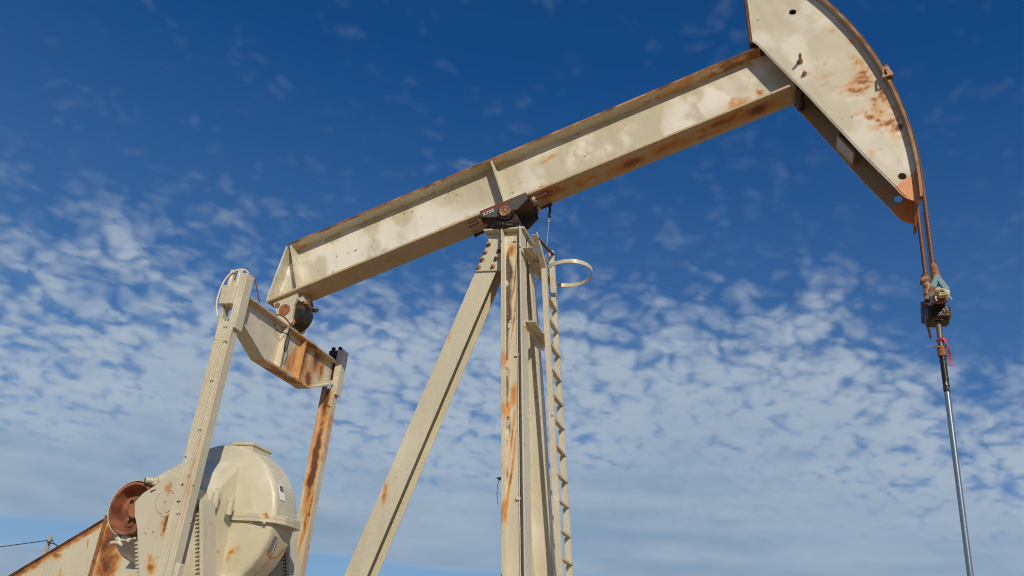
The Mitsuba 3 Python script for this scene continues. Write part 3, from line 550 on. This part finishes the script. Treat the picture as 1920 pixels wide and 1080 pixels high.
# --- cranks with toothed edges
ca = math.radians(19.0); CD, CN = A([math.sin(ca), -math.cos(ca)]), A([math.cos(ca), math.sin(ca)])
def crank(sg):
    y0, y1 = (-.600, -.455) if sg < 0 else (.455, .600)
    P = lambda al, pe: tuple(A([SX, SZ])+CD*al+CN*pe)
    hubp = [P(-.072, -.240), P(-.115, -.175), P(-.135, -.10)]+[tuple(A([SX, SZ])+.168*A([math.cos(t), math.sin(t)])) for t in np.radians(np.linspace(112, 40, 8))]+[P(-.05, .20), P(.09, .255)]
    body = Polygon(hubp+[P(.10, .215), P(1.35, .165), P(1.35, -.165), P(.10, -.222), P(.02, -.240)])
    k = key_of('crank', PJ)
    scene[k] = mikit.ply(frame(pr(body, y0, y1, .006), WORLD), 'm_crank'); labels[k] = {'label': 'near crank with toothed edges' if sg < 0 else 'far crank seen past the gearbox'}
    pit = .0262; tooth = lambda e, al: Polygon([P(al, e), P(al+.0035, e+.03*np.sign(e)), P(al+.0125, e+.03*np.sign(e)), P(al+.0165, e)])
    for s in (-1, 1):
        for i in range(26 if s > 0 else 22):
            al = (.145 if s > 0 else .20)+pit*i; e0 = s*(.222-.04*al)
            add(k, 'tooth', [pr(tooth(e0-s*.004, al), y0+.002, y0+.05)], 'm_crank')
        # rim behind the teeth
        al0, al1 = (.10, 1.3) if s > 0 else (.10, 1.3)
        e = lambda al: s*(.222-.04*al)
        if s > 0:
            rimp = Polygon([P(.06, e(.06)+.033*s), P(al1, e(al1)+.033*s), P(al1, e(al1)+.058*s), P(.06, e(.06)+.058*s)])
            add(k, 'rim', [pr(rimp, y0+.0, y1, .003), pr(Polygon([P(.06, e(.06)), P(al1, e(al1)), P(al1, e(al1)+.033*s), P(.06, e(.06)+.033*s)]), y0+.055, y1-.004)], 'm_crank')
    add(k, 'counterweight', [pr(Polygon([P(.75, -.62), P(.75, .62), P(1.30, .50), P(1.30, -.50)]).difference(body.buffer(.004)), y0, y1, .01)], 'm_crank') if False else None
    if sg < 0:
        ring = Point(SX, SZ).buffer(.078, 32)
        add(k, 'shaft_end', [pr(ring.buffer(-.0035), y0-.003, y0-.0002)], 'm_crank', label='flush round end of the slow shaft')
        add(k, 'shaft_joint', [pr(ring.difference(ring.buffer(-.003)), y0-.0012, y0-.0002)], 'm_boltrust')
        add(k, 'shaft_center', [cy((SX, y0-.0045, SZ), (SX, y0-.003, SZ), .006, 10)], 'm_boltrust')
        add(k, 'key', [bx(SX-.005, SX+.028, y0-.006, y0-.0002, SZ-.075-.022, SZ-.071, .003)], 'm_crank')
    return k
cn = crank(-1); cf = crank(1)
for s in (-1, 1): add(PJ, 'slow_shaft', [cy((SX, s*.39, SZ), (SX, s*.456, SZ), .10, 28)], 'm_gear', smooth=30)

# --- brake drum with band and lever
DX, DZ, DY = -2.455, -2.315, -.30
br = key_of('brake', PJ)
prof = [(.0, .0), (.155, .0), (.160, .02), (.162, .06), (.165, .10), (.182, .10), (.186, .05), (.186, -.02), (.0, -.02)]
def lathe(prof, c, n=56):   # profile of (radius, distance towards -y)
    V, F = [], []; m = len(prof)
    for i in range(n):
        a = 2*math.pi*i/n
        for r, h in prof: V.append((c[0]+r*math.cos(a), c[1]-h, c[2]+r*math.sin(a)))
    for i in range(n):
        j = (i+1) % n
        for q in range(m-1): F += [[i*m+q, i*m+q+1, j*m+q+1], [i*m+q, j*m+q+1, j*m+q]]
    t = trimesh.Trimesh(V, F, process=True); t.fix_normals(); return t
scene[br] = mikit.ply(frame(lathe(prof, (DX, DY, DZ)), WORLD), 'm_drum', smooth=35); labels[br] = {'label': 'rust brown brake drum at the left of the gearbox'}
for i in range(4):
    t = math.radians(-133+90*i+9); c = (DX+.098*math.cos(t), DZ+.098*math.sin(t)); o = cy((c[0], DY-.012, c[1]), (c[0], DY-.0005, c[1]), .034, 20)
    add(br, 'boss', [o], 'm_drum', smooth=30); add(br, 'hole', [cy((c[0], DY-.0135, c[1]), (c[0], DY-.0121, c[1]), .017, 14)], 'm_grease')
add(br, 'hub', [cy((DX, DY-.05, DZ), (DX, DY, DZ), .06, 24)], 'm_drum', smooth=30)
bp = [(DX+.196*math.cos(math.radians(t)), DY-.03, DZ+.196*math.sin(math.radians(t))) for t in range(60, 251, 10)]
band = Polygon([(x, z) for x, _, z in bp]+[(DX+.190*math.cos(math.radians(t)), DZ+.190*math.sin(math.radians(t))) for t in range(250, 59, -10)])
add(br, 'band', [pr(band, DY-.095, DY-.02)], 'm_paint', label='cream brake band round the drum')
add(br, 'lug', [cy((DX+.088, DY-.13, DZ+.190), (DX+.150, DY-.06, DZ+.200), .022, 20), bx(DX+.10, DX+.16, DY-.10, DY-.07, DZ+.165, DZ+.215, .006)], 'm_paint', smooth=30)
add(br, 'lug_end', [cy((DX+.084, DY-.1345, DZ+.1895), (DX+.088, DY-.13, DZ+.190), .017, 16)], 'm_rust')
lev = [(DX-.085, DY-.06, DZ-.165), (DX-.06, DY-.06, DZ-.21), (DX-.045, DY-.06, DZ-.245)]
add(br, 'lever', [tube(lev, .014, 10, 5), tube([(DX-.10, DY-.09, DZ-.243), (DX-.04, DY-.06, DZ-.240), (DX-.03, DY-.05, DZ-.25)], .012, 10, 5), tube([(DX-.085, DY-.07, DZ-.205), (DX-.045, DY-.06, DZ-.213), (DX+.02, DY-.05, DZ-.20), (DX+.09, DY-.05, DZ-.20)], .010, 10, 5), cy((DX+.015, DY-.06, DZ-.225), (DX+.022, DY-.05, DZ-.19), .016, 8)], 'm_paint', smooth=True, label='brake lever linkage under the drum')
add(br, 'shaft', [cy((DX, DY, DZ), (DX, -.02, DZ), .05, 20)], 'm_gear', smooth=30)

# --- belt guard on the far side
gd = key_of('belt_guard', PJ)
top = lambda x: -2.2139+.6154*(x+3.417)
gp = Polygon([(-5.6, top(-5.6)), (-2.9, top(-2.9)), (-2.72, -1.86), (-2.6, -2.0), (-2.55, -2.2), (-2.6, -2.5), (-2.8, -2.9), (-4.9, -4.1), (-5.6, -4.0)])
scene[gd] = mikit.ply(frame(pr(gp, .50, .72, .006), WORLD), 'm_guard'); labels[gd] = {'label': 'sloping belt guard panel with orange rust at the lower left'}
add(gd, 'edge_strip', [frame(bx(0, 3.3, .490, .4995, -.014, .001), M4([.8516, 0, .5241], [0, 1, 0], [-.5241, 0, .8516], [-5.6, 0, top(-5.6)]))], 'm_rustdark')
add(gd, 'joint_strip', [bx(-3.492, -3.462, .484, .4995, -3.3, -2.235, .004)], 'm_rust', label='rust brown joint strip across the guard')

# --- skid
for y in (-.55, .55):
    add(PJ, 'skid_beam', hbeam((-6.2, y, -4.45), (1.1, y, -4.45), .20, .30, .014, .010, (0, 1, 0)), 'm_paint')
for x in (-2.9, -1.5, .55): add(PJ, 'skid_cross', [bx(x, x+.12, -.54, .54, -4.43, -4.31)], 'm_paint')
struct('pad', bx(-6.6, 1.5, -1.0, 1.0, -.10, .149), 'm_concrete') if False else None

# ------------------------------------------------------------------ ladder at the front of the post
LA = thing('ladder', 'narrow cream steel ladder with a hoop at its top, leaning along the front legs', 'ladder')
la, lb = .110, .069
LX, LY, LW = .387, .12, .263      # at 1 m below... set from the photograph's rails
near_r = lambda z: A([.407+la*(-1.432-z), .107+lb*(-1.432-z), z])
far_r = lambda z: near_r(z)+A([0, LW, 0])
def rail(f, z0, z1):
    p0, p1 = f(z0), f(z1); m = axisM(p0, p1)
    L = np.linalg.norm(p1-p0)
    return [frame(bx(-.020, .020, -.003, .003, 0, L), m) if False else frame(cat(bx(-.003, .003, -.018, .018, 0, L), bx(-.035, -.003, -.018, -.012, 0, L)), m)]
zb2 = -4.35
add(LA, 'rail', rail(near_r, zb2, -.385), 'm_paint')
topn = A([.274, -.203, -.223]); bend = near_r(-.385)
add(LA, 'rail', [frame(cat(bx(-.003, .003, -.020, .020, 0, np.linalg.norm(topn-bend)), bx(-.035, -.003, -.02, -.014, 0, np.linalg.norm(topn-bend))), axisM(bend, topn))], 'm_paint', label='bent top end of the near rail')
add(LA, 'rail', rail(far_r, zb2, -.12), 'm_paint')
for i in range(20):
    z = -.595-.181*i-.02
    z += random.uniform(-.006, .006); a, b = near_r(z)+A([.006, -.01, 0]), far_r(z)+A([.006, .012, 0]); tilt = random.uniform(-.02, .02)
    add(LA, 'rung', [frame(cat(bx(-.002, .003, 0, b[1]-a[1], -.002, .012), bx(-.030, -.002, 0, b[1]-a[1], -.002, .002)), M4([1, 0, 0], [0, 1, tilt], [0, 0, 1], a))], 'm_brace')
add(LA, 'rung', [tube([topn+A([0, .02, -.03]), far_r(-.13)+A([0, 0, -.02])], 0.012, 4, 0)], 'm_rustdark', label='rusty top bar of the ladder')
hz = -.333
hpts = [(.275, .13), (.375, .062), (.486, .052), (.565, .11), (.592, .19), (.580, .272), (.506, .400), (.40, .455), (.285, .44)]
def strip(pts, z, h, t):
    from scipy.interpolate import CubicSpline
    p = A(pts); s = np.r_[0, np.cumsum(np.linalg.norm(np.diff(p, axis=0), axis=1))]; q = CubicSpline(s, p)(np.linspace(0, s[-1], 48))
    return slabz(LineString(q).buffer(t/2, cap_style=2, join_style=2), z-h/2, z+h/2)
add(LA, 'hoop', strip(hpts, hz, .030, .007), 'm_paint', smooth=30, label='round safety hoop')
add(LA, 'bracket', [bx(.19, .300, .015, .022, -.352, -.322)], 'm_paint')
for x in (.245, .285): add(LA, 'bolt', [bolt((x, .015, -.337), (0, -1, 0), .011, .01, True)], 'm_rust')
add(LA, 'bolt', [bolt((.292, .425, -.333), (0, -1, 0), .010, .01, True)], 'm_rust')

# ------------------------------------------------------------------ things that hang
hy = .09
hk = thing('hanging_wire', 'thin wire hanging on a short chain from the underside of the beam above the ladder', 'wire')
bpw = (BEAM @ A([.30, .115, .10, 1]))[:3]-A([0, 0, ZP])
add(hk, 'chain', [tube([bpw, bpw+A([.012, 0, -.03]), bpw+A([.012, 0, -.075])], .009, 8, 5), cy(bpw+A([.012, -.012, -.10]), bpw+A([.012, .012, -.10]), .012, 10), cy(bpw+A([.012, 0, -.09]), bpw+A([.012, 0, -.07]), .006)], 'm_black', smooth=30)
add(hk, 'wire', [tube([bpw+A([.012, 0, -.10]), bpw+A([.012, 0, -.14])], .0016, 6, 0), tube([bpw+A([.012, 0, -.155]), bpw+A([.012, 0, -.75])], .0022, 6, 0), trimesh.Trimesh(trimesh.creation.icosphere(2, .011).vertices+bpw+A([.012, 0, -.147]), trimesh.creation.icosphere(2).faces)], 'm_greylabel', smooth=30)

RX = 2.845
def rope(y, zend):
    pts = [((RT+.014)*math.cos(t), y*(.80+.2*min(1, (1.0-math.sin(t))**1)), (RT+.014)*math.sin(t)) for t in np.linspace(.62, 0.02, 40)]
    return tube(pts+[((RT+.014), y, z) for z in np.linspace(-.05, zend, 14)], .0135, 10, 0)
bk = thing('rope_bridle', 'rust brown double wire rope hanging from the curved head down to the carrier bar', 'wire rope')
add(bk, 'rope', [rope(-.135, -.62)], 'm_ropewire', smooth=True)
add(bk, 'rope', [rope(.165, -.53)], 'm_ropewire', smooth=True)
add(bk, 'socket', [cy((2.834, -.136, -.60), (2.838, -.178, -.715), .020, 20, .026)], 'm_rust', smooth=30)
lo = unary_union([LineString([(0, 0), (-.041, -.085), (-.042, -.115), (-.025, -.142), (0, -.150), (.025, -.142), (.042, -.115), (.041, -.085), (0, 0)]).buffer(.017)])
add(bk, 'socket_loop', [frame(pr(lo, -.022, .022, .006), M4([.99, -.14, 0], [.14, .99, 0], [.0, 0, 1], (2.840, -.185, -.712)))], 'm_bluesocket', smooth=40, label='pale blue teardrop socket with worn paint')
add(bk, 'socket', [cy((2.834, .167, -.52), (2.834, .168, -.70), .026, 16), bx(2.80, 2.872, .138, .2, -.58, -.55, .004)], 'm_boltrust', smooth=30)

kb = thing('carrier_bar', 'dark greasy carrier bar joining the two ropes to the rod', 'carrier bar')
def crumple(m, s, k, seed):
    m = m.subdivide().subdivide().subdivide(); m.vertices += (np.stack([meshkit.fbm(m.vertices*k+i*7, 3, seed+i) for i in range(3)], -1)-.5)*s; return m
add(kb, 'bar', [crumple(bx(2.805, 2.885, -.19, .22, -.855, -.79, .01), .02, 14, 5), cy((2.845, .16, -.72), (2.845, .23, -.83), .062, 18)], 'm_grease', smooth=35)
add(kb, 'clamp', [cy((2.845, .02, -.925), (2.845, .02, -.825), .066, 20), bx(2.785, 2.915, -.06, .10, -.92, -.835, .012)], 'm_grease', smooth=30)
add(kb, 'bolt', [cy((2.80, .10, -.91), (2.83, .24, -.93), .008, 8)], 'm_boltrust', smooth=30)
ck = thing('cord_wrap', 'pale cord wound round the end of the carrier bar', 'cord')
wr = []
for i in range(9):
    y = -.205+.0*i; t0 = random.random()*6.28; cx, cz = 2.842+random.uniform(-.008, .008), -.836+random.uniform(-.008, .008); R = .023+random.uniform(-.004, .009)
    yy = -.235-.003*i; tl = random.uniform(-.6, .6)
    wr.append(tube([(cx+R*math.cos(t), yy+.012*math.sin(t*2+tl)-.03*math.sin(t+t0)*.3, cz+R*.75*math.sin(t)+.25*tl*.05*math.cos(t)) for t in np.linspace(t0, t0+6.2, 12)], .0048, 6, 3))
wr += [tube([(2.862, -.25, -.85), (2.882, -.255, -.872), (2.892, -.255, -.892)], .0035, 6, 4), tube([(2.815, -.24, -.855), (2.806, -.25, -.875), (2.812, -.25, -.892)], .0045, 6, 4)]
core = trimesh.creation.icosphere(3); core.vertices = core.vertices*A([.025, .04, .022])+A([2.842, -.21, -.836])
scene[ck] = mikit.ply(frame(cat(wr+[core]), WORLD), 'm_cord', smooth=True)

rk = thing('polished_rod', 'slim shiny steel rod running down from the carrier bar', 'rod')
add(rk, 'rod', [cy((RX, 0, -.15), (RX, 0, -.93), .0125, 20)], 'm_steel', smooth=30)
add(rk, 'rod', [cy((RX, 0, -.93), (RX, 0, -1.16), .0165, 20)], 'm_rodold', smooth=30, label='dull brown stretch of rod below the carrier bar')
add(rk, 'coupling', [cy((RX, 0, -1.085), (RX, 0, -1.15), .025, 20), cy((RX, -.02, -1.095), (RX-.05, -.03, -1.10), .006, 8)], 'm_rust', smooth=30, label='rusty coupling on the rod')
add(rk, 'tape', [tube([(RX+.001*math.sin(k*1.7), .001*math.cos(k*2.3), -1.15-.0117*k) for k in range(20)], .0185, 16, 1)], 'm_tape', smooth=True, label='black taped stretch of rod')
add(rk, 'rod', [cy((RX, 0, -1.372), (RX, 0, -4.0), .0165, 24)], 'm_steel', smooth=30, label='bright bluish steel rod')
wh_ = thing('wellhead', 'cream wellhead fitting on the ground under the rod', 'wellhead')
add(wh_, 'stuffing_box', [cy((RX, 0, -4.25), (RX, 0, -3.95), .07, 24), cy((RX, 0, -4.05), (RX, 0, -3.98), .095, 24)], 'm_paint', smooth=30)
add(wh_, 'casing', [cy((RX, 0, -4.76), (RX, 0, -4.25), .12, 28), cy((RX, 0, -4.32), (RX, 0, -4.25), .19, 28)], 'm_paint', smooth=30)
pkk = thing('pink_ribbon', 'pink plastic ribbon tied to the rod at its coupling', 'ribbon')
def ribbon(pts, w):
    V, F = [], []; p = A(pts); n = len(p)
    for i in range(n):
        t = i*.8; s = A([math.cos(t), math.sin(t)*.6, .15])*w/2; V += [p[i]-s, p[i]+s]
    for i in range(n-1): F += [[2*i, 2*i+1, 2*i+3], [2*i, 2*i+3, 2*i+2]]
    m = trimesh.Trimesh(V, F, process=False).subdivide().subdivide(); b = m.copy(); b.vertices = b.vertices+A([.0, .0015, .0]); b.invert(); return cat(m, b)
scene[pkk] = mikit.ply(frame(cat(tube([(RX+.019*math.cos(t), .019*math.sin(t), -1.045+.006*math.sin(3*t)) for t in np.linspace(0, 6.3, 16)], .008, 6, 1), ribbon([(RX+.022, -.02, -1.04), (RX+0.022, -.028, -1.075), (RX+0.030, -.03, -1.11), (RX+0.038, -.03, -1.15), (RX+0.034, -.028, -1.19), (RX+0.038, -.03, -1.225)], .018), ribbon([(RX+.01, -.025, -1.035), (RX+.03, -.034, -1.09), (RX+.038, -.034, -1.135)], .013)), WORLD), 'm_pink', smooth=True)

# ------------------------------------------------------------------ far utility pole and line
def far(azd, eld, D):
    a, e = math.radians(azd), math.radians(eld); return A([CAM[0]+D*math.sin(a), CAM[1]+D*math.cos(a), CAM[2]+D*math.tan(e)])
tp = far(-45.72, 4.80, 75)
UP = thing('utility_pole', 'weathered grey wooden utility pole far behind the belt guard', 'utility pole')
add(UP, 'pole', [cy((tp[0], tp[1], -.5), tuple(tp), .17, 18, .125)], 'm_wood', np.eye(4), smooth=30)
add(UP, 'bracket', [cy(far(-45.78, 4.46, 74.8), far(-45.60, 4.52, 74.8), .05, 8), cy(far(-45.72, 4.38, 74.8), far(-45.62, 4.36, 74.8), .07, 8), cy(far(-45.6, 4.55, 75), far(-45.58, 4.62, 75), .05, 8)], 'm_black', np.eye(4))
l0, l1, l2 = far(-45.85, 4.55, 74.7), far(-45.6, 4.43, 74.7), far(-45.2, 4.33, 74)
endp = l0+(far(-48.118, 4.06, 74)-l0)*14
def sag(a, b, s, n=40): t = np.linspace(0, 1, n)[:, None]; return a+(b-a)*t+A([0, 0, -1])*4*s*t*(1-t)
pk2 = thing('power_line', 'dark cable running from the far pole out of the left of the picture', 'cable')
scene[pk2] = mikit.ply(cat(tube(sag(l0, endp, 1.0), .035, 6, 0), tube([l0, l1, (l1+l2)/2+A([0, 0, .05]), l2, l2+(l2-l1)*1.5+A([0, 0, -1.2])], .035, 6, 4), tube([far(-45.58, 4.62, 75), far(-45.36, 4.40, 74.5), l2], .025, 6, 3)), 'm_black', smooth=True)
e2 = A([endp[0], endp[1], 0])
UP2 = thing('utility_pole', 'second wooden pole beyond the left edge', 'utility pole')
add(UP2, 'pole', [cy((e2[0], e2[1], -.5), (e2[0], e2[1], endp[2]+.4), .17, 18, .125)], 'm_wood', np.eye(4), smooth=30)
